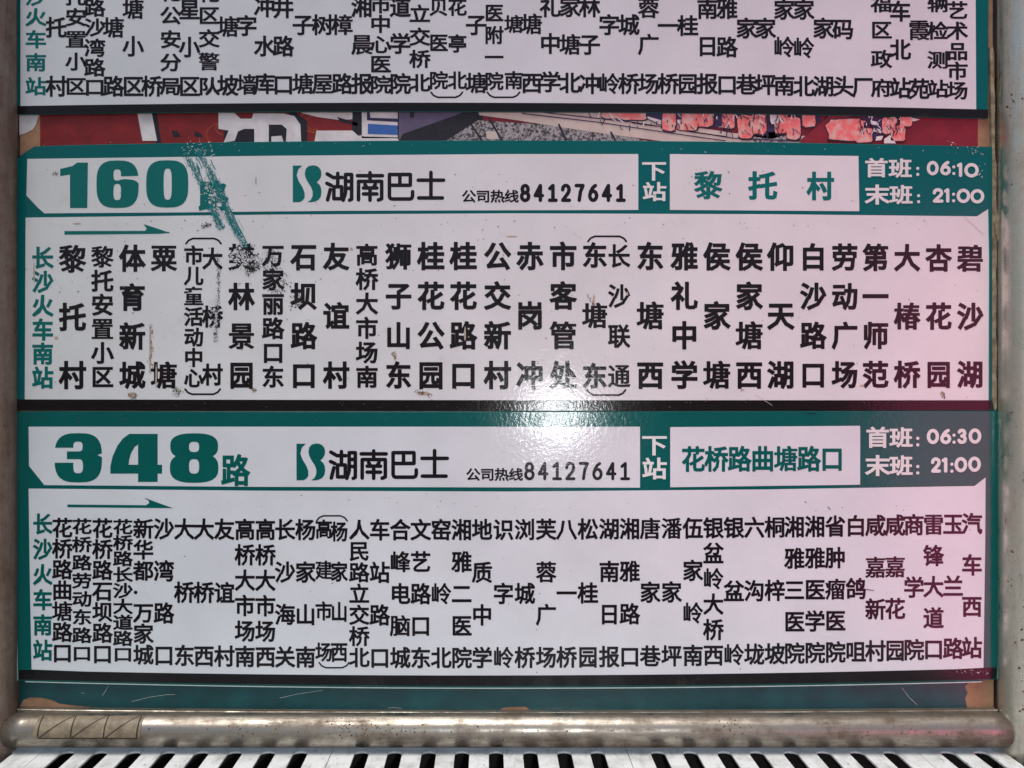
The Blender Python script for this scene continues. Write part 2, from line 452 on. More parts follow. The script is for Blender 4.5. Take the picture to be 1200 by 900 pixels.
# scraps of old posters left between the plates: one thing, its torn pieces parts
poster = thing('torn_poster', 'torn red and comic-print poster remnants in the gap between two route plates', 'poster', P(600, 150, 0.004))
def scrap(poly, mat, k=0, label=None, name='poster_scrap'):
    o = flat(name, [(poly, 1)], M[mat], poster, 0.0049 - 0.00020*k)
    return o
scrap([(47, 118), (415, 112), (415, 175), (47, 178)], 'red')
scrap([(418, 110), (1146, 118), (1146, 182), (418, 172)], 'red_right')
scrap([(22, 134), (46, 134), (42, 146), (38, 152), (30, 156), (23, 158)], 'paper', 1)  # white patch painting the glint on a bit of tape
scrap([(178, 133), (184, 133), (189, 168), (183, 168)], 'pblack', 1)  # painted shadow along the right of the white strip
scrap([(161, 133), (178, 133), (184, 165), (167, 165)], 'paper', 2)
for p in ([(201, 152), (208, 154), (212, 160), (203, 161)], [(228, 154), (235, 156), (238, 161), (228, 160)]): scrap(p, 'pblack', 1)
# swirl lines printed in orange
sw = []
for cx, cy, r0 in ((262, 150, 9), (256, 158, 14), (366, 142, 14), (368, 144, 9), (372, 138, 20)):
    sw += stroke(ell(cx, cy, r0, r0*0.9, 16, 60, 270), 0.7)
M['swirl'] = plain('orange_print_line', (0.42, 0.10, 0.03), 0.5, 0.3, 0.2, 90)
flat('printed_swirl', [(s, 1) for s in sw], M['swirl'], poster, 0.00455)
scrap([(262, 153), (300, 150), (345, 130), (360, 142), (360, 168), (262, 168)], 'pblack', 2)
scrap([(256, 132), (274, 132), (282, 139), (295, 139), (297, 133), (332, 133), (345, 136), (352, 146), (353, 167), (335, 167),
       (336, 151), (330, 146), (315, 146), (315, 167), (298, 167), (298, 151), (286, 151), (279, 154), (275, 165), (262, 167), (268, 153), (256, 151)], 'paper', 3)
scrap([(318, 160), (330, 159), (333, 168), (318, 168)], 'paper', 3)
scrap([(352, 132), (418, 132), (418, 139), (400, 141), (372, 137)], 'paper', 2)
scrap([(371, 153), (416, 153), (426, 160), (467, 161), (467, 168), (368, 168)], 'paper', 2)
scrap([(395, 137), (419, 144), (419, 148), (398, 142)], 'pblack', 3)
scrap([(413, 130), (424, 130), (424, 158), (420, 159), (412, 152), (413, 145)], 'pblack', 3)
scrap([(424, 131), (467, 131), (467, 162), (424, 162)], 'paper', 2)
scrap([(430, 130), (433, 130), (434, 138), (466, 139), (466, 143), (430, 141)], 'navy', 3)
scrap([(431, 145), (466, 147), (466, 158), (431, 157)], 'pblue', 3)
scrap([(466, 130), (560, 130), (470, 163), (466, 163)], 'mauve', 2)
scrap([(480, 130), (486, 130), (485, 138), (481, 138)], 'pblack', 3)
scrap([(469, 163), (472, 157), (545, 131), (566, 131), (566, 168), (469, 168)], 'pblack', 3)
scrap([(523, 165), (560, 141), (640, 146), (730, 158), (762, 166), (523, 168)], 'stone', 4)
for a in ([(548, 140), (566, 166)], [(574, 140), (581, 152), (590, 168)], [(655, 146), (664, 166)], [(716, 155), (722, 166)]):
    flat('printed_line', [(s, 1) for s in stroke(a, 2.2)], M['pblack'], poster, 0.0036)
scrap([(569, 154), (583, 154), (584, 163), (571, 163)], 'cream', 5)
scrap([(560, 131), (700, 131), (860, 156), (960, 160), (960, 170), (780, 166), (690, 154), (600, 140), (562, 135)], 'cream', 5)
scrap([(690, 130), (860, 130), (860, 150), (800, 146), (740, 138)], 'paper', 6)
for a in ([(612, 133), (700, 143), (800, 158), (850, 165)], [(630, 131), (740, 143), (860, 162), (950, 166)], [(690, 133), (693, 138)], [(729, 131), (730, 139)],
          [(741, 144), (770, 148)], [(775, 150), (776, 136)], [(760, 140), (772, 146), (800, 153), (850, 160)]):
    flat('printed_line', [(s, 1) for s in stroke(a, 1.2)], M['navy'], poster, 0.0032)
for p in ([(740, 130), (790, 130), (800, 140), (775, 141), (755, 135)], [(795, 134), (862, 131), (862, 146), (830, 150), (812, 147)],
          [(862, 131), (960, 131), (962, 142), (905, 163), (868, 158)]): scrap(p, 'navy', 7)
def rock(cx, cy, rx, ry, seed, k=8, n=13):
    q = random.Random(seed); k += (seed % 30)*0.22 if seed < 30 else 1 + (seed-30)*0.35
    n = 18; o = []
    for i, (x, y) in enumerate(oval(cx, cy, rx, ry, n, 4.5, 8, 368)):
        f = q.uniform(0.84, 1.06); o.append((cx+(x-cx)*f, cy+(y-cy)*q.uniform(0.88, 1.05)))
    scrap([(cx+(x-cx)*1.09+0.6, cy+(y-cy)*1.14+0.5) for x, y in o], 'pblack', k)
    scrap(o, 'pink', k+1)
for i, a in enumerate([(718, 133, 13, 6), (742, 134, 17, 7), (784, 140, 8, 14), (818, 138, 20, 11), (806, 149, 12, 4), (853, 141, 8, 10), (874, 148, 10, 14),
                       (890, 143, 9, 15), (915, 141, 9, 16), (930, 150, 9, 14), (948, 140, 8, 9)]): rock(*a, i)
scrap([(902, 130), (914, 130), (912, 144), (903, 146)], 'paper', 11.5)
scrap([(880, 156), (936, 153), (938, 166), (884, 168)], 'stone', 7)
scrap([(938, 164), (955, 150), (968, 139), (975, 130), (1010, 130), (997, 136), (975, 150), (968, 168), (938, 168)], 'red_right', 11.8)
rock(992, 152, 24, 13, 31, 11); rock(1012, 158, 12, 9, 32, 11)
scrap([(1006, 138), (1034, 138), (1038, 150), (1030, 166), (1016, 160), (1022, 148)], 'navy', 11)
for p in ([(1020, 141), (1029, 143), (1030, 147), (1021, 146)], [(1024, 150), (1034, 152), (1033, 156), (1024, 154)], [(1027, 160), (1035, 159), (1033, 164), (1026, 165)]): scrap(p, 'paper', 15.2)
rock(1043, 147, 10, 10, 33, 12); rock(1052, 156, 9, 10, 34, 12); rock(1062, 142, 7, 6, 35, 12)
scrap([(1036, 163), (1043, 158), (1050, 168), (1036, 168)], 'paper', 15.4)
scrap([(1064, 137), (1078, 140), (1072, 142), (1062, 142)], 'paper', 15.4)

q = random.Random(91); ln = {'pblack': [], 'navy': [], 'paper': []}
for i in range(150):
    cx = q.choice([q.uniform(700, 935), q.uniform(1005, 1060), q.uniform(845, 935)]); cy = q.uniform(134, 150 if cx < 840 else 160)
    a = q.gauss(1.35, 0.5); h = q.uniform(1.2, 5)
    ln[q.choice(['pblack', 'pblack', 'navy', 'paper'])] += stroke([(cx-math.cos(a)*h, cy-math.sin(a)*h), (cx+q.uniform(-1, 1), cy), (cx+math.cos(a)*h, cy+math.sin(a)*h)], q.uniform(0.5, 1.3), 'flat')
for i, (k, v) in enumerate(ln.items()):
    flat('printed_hatching', [(t, 1) for t in v], M[k], poster, 0.0013 - 0.0001*i)['kind'] = 'stuff'

# ------------------------------------------------------------------ route plates
GRP = 'bus route plates mounted one above another'
def specks(name, mat, parent, y, path, width, count, size, seed, dens=None, ang=None):
    """hundreds of tiny scraped flecks along a line (photo pixels)"""
    q = random.Random(seed); vs, fs = [], []
    seg = list(zip(path, path[1:]))
    L = [math.hypot(b[0]-a[0], b[1]-a[1]) for a, b in seg]; T = sum(L)
    for _ in range(count):
        d = q.random()*T; i = 0
        while d > L[i] and i < len(L)-1: d -= L[i]; i += 1
        (ax, ay), (bx, by) = seg[i]; t = d/L[i]
        w = q.gauss(0, width*0.45)
        nx, ny = -(by-ay)/L[i], (bx-ax)/L[i]
        cx, cy = ax+(bx-ax)*t+nx*w, ay+(by-ay)*t+ny*w
        s = size*q.uniform(0.35, 1.3); a = math.atan2(by-ay, bx-ax) + q.gauss(0, 0.5)
        k = q.uniform(1.0, 2.8)
        n = len(vs); m = 5
        for j in range(m):
            th = 6.283*j/m; r = s*q.uniform(0.6, 1.2)
            ux, uy = math.cos(th)*r*k, math.sin(th)*r
            vs.append(P(cx+ux*math.cos(a)-uy*math.sin(a), cy+ux*math.sin(a)+uy*math.cos(a), y - q.random()*0.00004))
        fs.append(tuple(range(n, n+m)))
    fs = [f if (vs[f[1]]-vs[f[0]]).cross(vs[f[2]]-vs[f[0]]).y < 0 else tuple(reversed(f)) for f in fs]
    o = link(name, mesh(name, vs, fs), mat, parent); o['kind'] = 'stuff'
    return o

# ---- top plate (cropped by the frame)
pt = thing('route_plate', 'uppermost teal and white route plate, cut off by the top edge of the picture', 'bus sign', P(585, 138, 0.004), GRP)
slab('plate', rectb(11, 1159, (-60, -60, -60), (134, 131, 139), 16, 12, 1158), M['teal'], pt, 0.0, 0.0040)
flat('black_band', [(rectb(11.6, 1158, (124, 120.5, 128.5), (133.6, 130.6, 138.6)), 1)], M['black'], pt, -0.0002)
flat('white_field', [(rectb(24, 1143, (-59, -59, -59), (124, 120.5, 128.5), 16, 24, 1144), 1)], M['white_clean'], pt, -0.0004)
TOP = [(42, [('沙', -4), ('火', 20), ('车', 46), ('南', 73), ('站', 101)], 0),
 (66, [('托', 32), ('村', 101)], 1), (89, [('托', -4), ('安', 20), ('置', 46), ('小', 72), ('区', 101)], 1),
 (111, [('路', 9), ('沙', 32), ('湾', 56), ('路', 79), ('口', 102)], 1), (133, [('塘', 32), ('路', 101)], 1),
 (156, [('塘', 10), ('小', 54), ('区', 101)], 1), (178, [('桥', 101)], 1),
 (200, [('花', -9), ('公', 18), ('安', 46), ('分', 73), ('局', 101)], 1), (222, [('星', 11), ('小', 55), ('区', 101)], 1),
 (245, [('花', -8), ('区', 18), ('交', 45), ('警', 72), ('队', 101)], 1), (267, [('塘', 31), ('坡', 100)], 1), (289, [('字', 30), ('墙', 99)], 1),
 (310, [('冲', 8), ('水', 54), ('库', 98)], 1), (332, [('井', 9), ('路', 54), ('口', 99)], 1), (355, [('子', 29), ('塘', 98)], 1),
 (378, [('树', 29), ('屋', 98)], 1), (401, [('樟', 29), ('路', 98)], 1), (424, [('湘', 8), ('晨', 52), ('报', 98)], 1),
 (446, [('市', 5), ('中', 28), ('心', 52), ('医', 75), ('院', 99)], 1), (469, [('道', 8), ('学', 51), ('院', 98)], 1),
 (492, [('立', 16), ('交', 43), ('桥', 69), ('北', 97)], 1), (514, [('贝', 8), ('医', 50), ('院', 94)], 1), (536, [('花', 8), ('亭', 51), ('北', 94)], 1),
 (558, [('子', 29), ('塘', 97)], 1), (579, [('医', 15), ('附', 41), ('一', 67), ('院', 95)], 1), (602, [('塘', 28), ('南', 94)], 1),
 (623, [('塘', 28), ('西', 97)], 1), (645, [('礼', 8), ('中', 51), ('学', 96)], 1), (668, [('家', 8), ('塘', 52), ('北', 97)], 1),
 (691, [('林', 8), ('子', 52), ('冲', 98)], 1), (714, [('字', 29), ('岭', 98)], 1), (737, [('城', 29), ('桥', 98)], 1),
 (760, [('蓉', 9), ('广', 52), ('场', 98)], 1), (783, [('一', 30), ('桥', 98)], 1), (806, [('桂', 30), ('园', 98)], 1),
 (829, [('南', 10), ('日', 54), ('报', 98)], 1), (852, [('雅', 10), ('路', 55), ('口', 99)], 1), (875, [('家', 33), ('巷', 99)], 1),
 (897, [('家', 33), ('坪', 99)], 1), (919, [('家', 11), ('岭', 55), ('南', 100)], 1), (942, [('家', 11), ('岭', 56), ('北', 101)], 1),
 (965, [('家', 33), ('湖', 101)], 1), (988, [('码', 34), ('头', 101)], 1), (1011, [('厂', 102)], 1),
 (1033, [('福', 4), ('区', 35), ('政', 69), ('府', 103)], 1), (1055, [('车', 13), ('北', 58), ('站', 103)], 1),
 (1077, [('霞', 35), ('苑', 104)], 1), (1099, [('辆', 4), ('检', 36), ('测', 70), ('站', 104)], 1),
 (1122, [('艺', 12), ('术', 36), ('品', 60), ('市', 83), ('场', 106)], 1)]
for x, its, k in TOP:
    small = x in (514, 536, 579, 602)
    letters('station_name', [(c, x, yy, 20.5 if small else 23, (20 if len(its) > 3 or small else 23)) for c, yy in its],
            M['ink'] if k else M['teal_ink'], pt, -0.0006, 0.022)
for a in ((505, 542), (571, 609)): flat('bracket', paren(a[0], a[1], 114, False, 2.0), M['ink'], pt, -0.0006)

# ---- route 160
p1 = thing('route_plate', 'middle teal and white plate for route 160, scraped and smeared beside its number', 'bus sign', P(585, 481, 0.004), GRP)
out = [(17, 210), (20, 186), (30, 178), (40, 171.5)] + [(x, bow(x, 171, 164.5, 172)) for x in range(80, 1160, 60)] + [(1165, 172), (1167, 300), (1166.5, 481.5), (600, 481.8), (17, 481.2)]
slab('plate', out, M['teal'], p1, 0.0, 0.0040)
flat('black_band', [(rectb(17.6, 1164, (468, 469, 469), (480.9, 481.3, 481)), 1)], M['black'], p1, -0.0002)
W = M['white']
flat('number_field', [([(32, 186.2), (320, 182.5), (600, 180.5), (748, 180.5), (748, 246), (400, 247), (200, 249), (52, 250), (44, 243), (31, 229)], 1)], W, p1, -0.0004)
flat('next_stop_field', [([(785, 180.5), (1006, 182.8), (1007, 247.5), (785, 246)], 1)], W, p1, -0.0004)
flat('station_field', [([(30, 255), (320, 251.5), (600, 250), (900, 251), (1145, 253.5), (1158, 245), (1159, 300), (1158.5, 469), (600, 469), (29, 468)], 1)], W, p1, -0.0004)
def c1(x, y): return (10 + x/4.0, 160 + y/4.0)
T1 = lambda sh: [([c1(*p) for p in s], k) for s, k in sh]
num = [([(372, 122), (322, 122), (300, 138), (242, 152), (242, 185), (288, 178), (288, 335), (369, 335)], 1),
       (obox(412, 112, 610, 335, 3.0), 1), (obox(492, 154, 527, 206, 3.2), -1), ([(505, 186), (560, 186), (625, 183), (625, 236), (612, 222), (600, 210), (585, 203), (545, 199), (505, 206)], -1), (obox(492, 222, 527, 298, 3.2), -1),
       (obox(645, 111, 843, 333, 3.0), 1), (obox(727, 150, 765, 296, 3.2), -1)]
num = T1(num)
flat('route_number', num, M['teal_ink'], p1, -0.0006)
letters('route_word', [('路', 250, 230, 31, 34)], M['teal_ink'], p1, -0.0006, 0.036)
flat('direction_arrow', T1([([(262, 443), (640, 442), (648, 432), (632, 410), (700, 432), (758, 452), (700, 456), (262, 460)], 1)]), M['teal_ink'], p1, -0.0006)
def c2(x, y): return (330 + x/5.714, 180 + y/5.714)
LOGO = [([(75, 80), (140, 80), (112, 104), (101, 145), (115, 185), (140, 225), (154, 262), (155, 295), (140, 315), (120, 325), (75, 325)], 1),
        ([(205, 78), (228, 80), (248, 90), (262, 108), (267, 132), (264, 155), (252, 176), (235, 192), (255, 209), (265, 232), (267, 262), (262, 290), (247, 309), (225, 321), (200, 325), (172, 325), (195, 310), (207, 285), (208, 255), (198, 225), (175, 190), (160, 160), (155, 135), (160, 105), (178, 85)], 1)]
NAME = []
for pts, cl in [([(305, 136), (338, 155)], 0), ([(303, 199), (333, 213)], 0), ([(326, 240), (308, 310)], 0), ([(345, 160), (406, 160)], 0), ([(376, 132), (376, 222)], 0),
                ([(350, 222), (402, 222), (402, 302), (350, 302)], 1), ([(412, 312), (428, 262), (428, 140), (469, 140), (469, 304), (455, 312)], 0), ([(428, 185), (469, 185)], 0), ([(428, 232), (469, 232)], 0),
                ([(508, 148), (676, 148)], 0), ([(592, 128), (592, 185)], 0), ([(515, 310), (515, 186), (670, 186), (670, 302), (648, 311)], 0), ([(558, 206), (568, 222)], 0), ([(628, 206), (617, 222)], 0),
                ([(548, 230), (638, 230)], 0), ([(548, 270), (638, 270)], 0), ([(592, 230), (592, 312)], 0),
                ([(722, 140), (862, 140), (862, 212), (722, 212)], 1), ([(792, 140), (792, 212)], 0), ([(722, 212), (722, 288), (728, 300), (740, 304), (860, 304), (872, 298), (877, 284), (877, 255)], 0),
                ([(915, 178), (1085, 178)], 0), ([(1000, 126), (1000, 296)], 0), ([(918, 297), (1077, 297)], 0)]:
    NAME += [(s, 1) for s in stroke(pts, 25, 'round', bool(cl))]
def header(parent, dx, dy, dpx, phw, ink, tink):
    tf = lambda sh: [([(c2(*p)[0]+dx, c2(*p)[1]+dy) for p in s], k) for s, k in sh]
    flat('company_logo', tf(LOGO), tink, parent, -0.0006)
    flat('company_name', tf(NAME), ink, parent, -0.0006)
    letters('hotline_word', [(c, 549.5+i*16.7+dpx, 229+dy+1, 15.5, 14) for i, c in enumerate('公司热线')], ink, parent, -0.0006, 0.022)
    its = [(c, 609+i*15.95+dpx, 214.3+dy+1, 621.8+i*15.95+dpx, 235.8+dy+1) for i, c in enumerate('84I2764I')]
    flat('phone_number', pen(its, phw), ink, parent, -0.0006)
header(p1, 0, 0, 0, 4.3, M['ink'], M['teal_ink'])
letters('next_stop_word', [('下', 766.5, 200, 27, 22), ('站', 767, 224.5, 26, 21)], M['pale_ink'], p1, -0.0006, 0.018)
letters('next_stop_name', [('黎', 830, 217, 30, 31), ('托', 894, 217.5, 31, 31), ('村', 961.5, 218, 29, 31)], M['teal_ink'], p1, -0.0006, 0.03)
letters('timetable_word', [('首', 1027, 196.5, 25, 21), ('班', 1055, 197, 25, 21), ('末', 1028, 228, 27, 22), ('班', 1056, 228, 25, 21)], M['pale_ink'], p1, -0.0006, 0.022)
flat('first_bus_time', pen([('0', 1086, 188.5, 1100, 205.5), ('6', 1101.5, 188.5, 1114.5, 205.5), (':', 1114.5, 190, 1121, 206), ('1', 1120, 190.5, 1130, 207.5), ('0', 1130, 191, 1147, 208), (':', 1071, 192, 1080, 207)], 3.8), M['pale_ink'], p1, -0.0006)
flat('last_bus_time', pen([('2', 1092.5, 220.5, 1106, 237.5), ('1', 1105, 220.5, 1115, 237.5), (':', 1114, 222, 1121, 238), ('0', 1121, 221, 1137, 238), ('0', 1137, 221.5, 1153.5, 238.5), (':', 1072, 224, 1081, 239)], 3.8), M['pale_ink'], p1, -0.0006)
COL1 = [(85, '黎托村', 29), (120, '黎托安置小区', 24), (155, '体育新城', 28), (192, '粟塘', 28), (283, '樊林景园', 28), (320, '万家丽路口东', 24), (356, '石坝路口', 28), (394, '友谊村', 28),
        (430, '高桥大市场南', 24), (467, '狮子山东', 28), (505, '桂花公园', 29), (543, '桂花路口', 29), (583, '公交新村', 29), (621, '赤岗冲', 29), (660, '市客管处', 29),
        (762, '东塘西', 29), (802, '雅礼中学', 29), (840, '侯家塘', 29), (878, '侯家塘西', 29), (915, '仰天湖', 29), (953, '白沙路口', 28), (990, '劳动广场', 28), (1026, '第一师范', 28),
        (1063, '大椿桥', 28), (1100, '杏花园', 28), (1137, '碧沙湖', 28)]
for x, t, s in COL1:
    t0 = bow(x, 304, 300, 303); b0 = bow(x, 439.5, 439.5, 438.5)
    if s == 24: t0 -= 2; b0 += 2
    column(t, x, t0, b0, s, s*1.06 if s > 24 else 24, M['ink'], p1, off=0.03 if s > 24 else 0.027)
column('长沙火车南站', 50, 302, 442.5, 23, 24, M['teal_ink'], p1, off=0.030)
column('市儿童活动中心', 227, 299, 443, 21, 21, M['ink'], p1, off=0.028)
column('大桥村', 249, 303, 439, 22, 24, M['ink'], p1, off=0.028)
column('东塘东', 697, 299, 440.5, 27, 28, M['ink'], p1, off=0.028)
column('长沙联通', 725.5, 300, 440.5, 24, 26, M['ink'], p1)
for a in ((218, 259), (689, 734)):
    flat('bracket', paren(a[0], a[1], 279.5 if a[0] < 300 else 277, True), M['ink'], p1, -0.0006)
    flat('bracket', paren(a[0]-1, a[1]-1, 462 if a[0] < 300 else 463, False), M['ink'], p1, -0.0006)
# scrape and paint smear running down from the top edge
sm = [(222, 168), (240, 200), (256, 228), (268, 255), (282, 285)]
specks('white_scrape', M['fleck_white'], p1, -0.0008, [(214, 170), (232, 178), (248, 172)], 12, 70, 0.5, 1)
specks('white_scrape', M['fleck_white'], p1, -0.0008, [(240, 212), (254, 228), (260, 240)], 13, 170, 0.5, 2)
specks('white_scrape', M['fleck_white'], p1, -0.0008, [(248, 245), (262, 253), (272, 252)], 5, 160, 0.8, 5)
specks('teal_smear', M['fleck_teal'], p1, -0.0010, [(216, 176), (228, 200), (240, 222)], 5, 420, 0.5, 3)
specks('teal_smear', M['fleck_teal'], p1, -0.0010, [(232, 176), (248, 205), (262, 232), (272, 262), (288, 290)], 5, 1100, 0.5, 4)
specks('teal_smear', M['fleck_teal'], p1, -0.0010, [(246, 240), (254, 256), (260, 268)], 5, 320, 0.6, 14)
specks('teal_smear', M['fleck_teal'], p1, -0.0010, [(238, 214), (262, 218), (250, 236)], 9, 70, 0.5, 6)
q = random.Random(15); sh = []
for (ax, ay), (bx_, by_), sp, cnt in (((222, 170), (240, 218), 6, 9), ((240, 185), (268, 245), 5, 12), ((262, 236), (288, 290), 5, 16), ((250, 246), (262, 272), 3, 6)):
    for _ in range(cnt):
        o1 = q.gauss(0, sp*0.6); t0_ = q.uniform(0, 0.6); t1_ = t0_ + q.uniform(0.15, 0.4); w = q.uniform(0.35, 1.1)
        pp = [(ax+(bx_-ax)*t + o1 + q.uniform(-0.4, 0.4), ay+(by_-ay)*t) for t in (t0_, (t0_+t1_)/2, t1_)]
        sh += [(r_, 1) for r_ in stroke(pp, w, 'flat')]
flat('teal_streaks', sh, M['fleck_teal'], p1, -0.00115)['kind'] = 'stuff'
specks('black_smear', M['fleck_black'], p1, -0.0010, [(284, 290), (290, 302), (300, 318)], 12, 520, 0.6, 7)
specks('white_scrape', M['fleck_white'], p1, -0.0012, [(276, 292), (290, 310)], 12, 200, 0.7, 27)
specks('black_smear', M['fleck_black'], p1, -0.0010, [(314, 294), (320, 318), (330, 345)], 13, 330, 0.55, 8)
specks('black_smear', M['fleck_black'], p1, -0.0010, [(345, 345), (352, 358)], 9, 120, 0.55, 9)
specks('black_smear', M['fleck_black'], p1, -0.0010, [(256, 296), (256, 340), (252, 400)], 3, 260, 0.5, 10)
specks('black_smear', M['fleck_black'], p1, -0.0010, [(236, 264), (248, 263)], 3, 40, 0.6, 11)
specks('white_scrape', M['fleck_white'], p1, -0.0012, [(250, 350), (254, 400)], 6, 120, 0.6, 28)
for i, (a, w, cnt) in enumerate([([(176, 380), (178, 410), (176, 440)], 4, 70), ([(205, 455), (212, 462)], 7, 60), ([(688, 345), (696, 358)], 2, 30), ([(150, 462), (160, 466)], 5, 40),
                    ([(460, 413), (463, 420)], 2, 26), ([(485, 458), (500, 462), (508, 466)], 3, 50), ([(62, 202), (68, 204)], 3, 20), ([(296, 456), (300, 458)], 3, 20), ([(1104, 459), (1108, 466)], 2, 24),
                    ([(40, 300), (1150, 460)], 200, 150), ([(40, 240), (1150, 200)], 45, 80), ([(30, 330), (600, 300)], 60, 70), ([(60, 262), (1100, 262)], 10, 50), ([(20, 474), (1160, 474)], 6, 40)]):
    specks('grime_spots', M['grime'], p1, -0.0009, a, w, cnt, 0.5, 40+i)
M['stain'] = plate_mat('faint_brown_stain', (0.44, 0.37, 0.28), 0.9)
q = random.Random(77); sh = []
for cx, cy, w, h in ((176, 408, 1.6, 30), (183, 440, 1.2, 14), (463, 417, 1.6, 6), (497, 461, 10, 2.2), (696, 351, 1.4, 8), (155, 463, 6, 3), (298, 457, 3, 2), (40, 320, 1, 14), (1104, 462, 2, 4), (66, 396, 3, 1.6),
                     (545, 392, 1.2, 9), (600, 277, 7, 1), (1010, 452, 3, 1.4), (735, 344, 1.2, 2.5), (300, 212, 1, 5), (90, 262, 5, 1), (870, 457, 2.6, 1.2), (412, 292, 2, 2), (640, 396, 1.3, 1.6)):
    sh.append(([(cx+(x-cx)*q.uniform(0.6, 1.2), cy+(y-cy)*q.uniform(0.7, 1.15)) for x, y in oval(cx, cy, w, h, 12)], 1))
specks('white_scrape', M['fleck_white'], p1, -0.0008, [(1108, 168), (1150, 178), (1148, 212)], 7, 34, 0.5, 61)
specks('white_scrape', M['fleck_white'], p1, -0.0008, [(20, 166), (600, 172), (1150, 178)], 8, 40, 0.4, 62)
flat('dried_stain', sh, M['stain'], p1, -0.0007)['kind'] = 'stuff'
flat('scratch', [(s, 1) for a in ([(672, 273), (676, 276)], [(678, 277), (682, 279)], [(1130, 254), (1153, 275)], [(884, 462), (905, 475)]) for s in stroke(a, 0.5)], M['scratch'], p1, -0.0010)

# ---- route 348
p2 = thing('route_plate', 'lowest teal and white plate for route 348, just above the steel rail', 'bus sign', P(595, 802, 0.004), GRP)
out = [(18.5, 482.5)] + [(x, bow(x, 482, 482.3, 481.5)) for x in range(60, 1170, 60)] + [(1171, 481.5), (1170.5, 640), (1168.5, 796)]
out += [(x, bow(x, 797.5, 805, 797)) for x in range(1140, 30, -60)] + [(21.5, 797.5), (19, 640)]
slab('plate', out, M['teal_dark'], p2, -0.0014, 0.0035)
Y = -0.0016
flat('black_band', [([(36.5, 785)] + [(x, bow(x, 785.5, 791.5, 783)) for x in range(60, 1155, 60)] + [(1154, 782.5), (1168, 782), (1167.4, 795.2)]
      + [(x, bow(x, 796.4, 803.8, 796)) for x in range(1140, 30, -60)] + [(22.4, 796.5), (22.2, 785)], 1)], M['black'], p2, Y)
Y = -0.0018
W2 = M['white_clean']
flat('number_field', [([(33.5, 500), (750, 500), (750, 571.5), (300, 570.5), (52, 568.5), (34, 546)], 1)], W2, p2, Y)
flat('next_stop_field', [([(785.5, 500.5), (1008, 499), (1008, 568), (785.5, 571)], 1)], W2, p2, Y)
flat('station_field', [([(33.5, 572.5), (300, 575), (600, 576), (900, 573.5), (1142, 569.5), (1155, 559.5), (1154.5, 640), (1152.5, 782.5)]
      + [(x, bow(x, 785.5, 791.5, 783)) for x in range(1120, 60, -60)] + [(37, 784.5), (35, 680)], 1)], W2, p2, Y)
Y = -0.0020
def c3(x, y): return (40 + x/4.615, 490 + y/4.615)
T3 = lambda sh: [([c3(*p) for p in s], k) for s, k in sh]
num = [(obox(110, 81, 367, 348, 3.0), 1), (box(95, 160, 240, 180), -1), (obox(212, 127, 262, 180, 3.0), -1), (box(95, 178, 177, 224), -1), (box(95, 222, 240, 241), -1),
       (obox(212, 222, 264, 298, 3.0), -1), ([(342, 200), (380, 184), (380, 216)], -1),
       ([(515, 85), (668, 85), (668, 252), (692, 252), (692, 300), (668, 300), (668, 345), (562, 345), (562, 300), (412, 300), (412, 262), (424, 208), (450, 150), (480, 110)], 1),
       ([(562, 142), (562, 252), (511, 252), (514, 225), (524, 190), (542, 158)], -1),
       (obox(736, 82, 995, 222, 2.7), 1), (obox(734, 188, 997, 350, 2.7), 1), (obox(838, 128, 892, 183, 3.0), -1), (obox(838, 222, 892, 300, 3.0), -1)]
flat('route_number', T3(num), M['dark_teal_ink'], p2, Y)
letters('route_word', [('路', 276, 551, 31, 35)], M['dark_teal_ink'], p2, Y, 0.024)
flat('direction_arrow', T3([([(180, 467), (605, 471), (622, 460), (620, 448), (595, 430), (670, 458), (752, 487), (180, 482)], 1)]), M['dark_teal_ink'], p2, Y)
_f, _l = flat, letters
def flat2(*a, **k): return _f(*a[:4], Y)
def letters2(name, its, mat, par, y, off=0.022): return _l(name, its, mat, par, Y, off)
flat, letters = flat2, letters2
header(p2, 4.3, 326, 5, 3.5, M['ink'], M['dark_teal_ink'])
flat, letters = _f, _l
letters('next_stop_word', [('下', 767, 521.5, 28, 23), ('站', 767, 549, 27, 24)], M['pale_ink'], p2, Y, 0.018)
letters('next_stop_name', [(c, 812.5+i*27.1, 538+(0.4 if i > 4 else 0)-i*0.15, 25.2, 28) for i, c in enumerate('花桥路曲塘路口')], M['dark_teal_ink'], p2, Y, 0.026)
letters('timetable_word', [('首', 1028.5, 512.5, 25, 23), ('班', 1056, 512.5, 25, 22), ('末', 1028.5, 545.5, 27, 23), ('班', 1056, 545.5, 25, 22)], M['pale_ink'], p2, Y, 0.024)
flat('first_bus_time', pen([('0', 1086, 502.5, 1100.5, 520.5), ('6', 1101.5, 502.5, 1115, 520.5), (':', 1114.5, 504, 1121.5, 521), ('3', 1121.5, 502.3, 1133.5, 520.3), ('0', 1135, 502, 1150, 520), (':', 1071, 508, 1080, 524)], 4.0), M['pale_ink'], p2, Y)
flat('last_bus_time', pen([('2', 1090.5, 536, 1103, 554), ('1', 1102, 536, 1113, 554), (':', 1112, 538, 1119, 555), ('0', 1118.5, 535.5, 1133.5, 553.5), ('0', 1134.5, 535, 1149.5, 553), (':', 1071, 541, 1080, 557)], 4.0), M['pale_ink'], p2, Y)
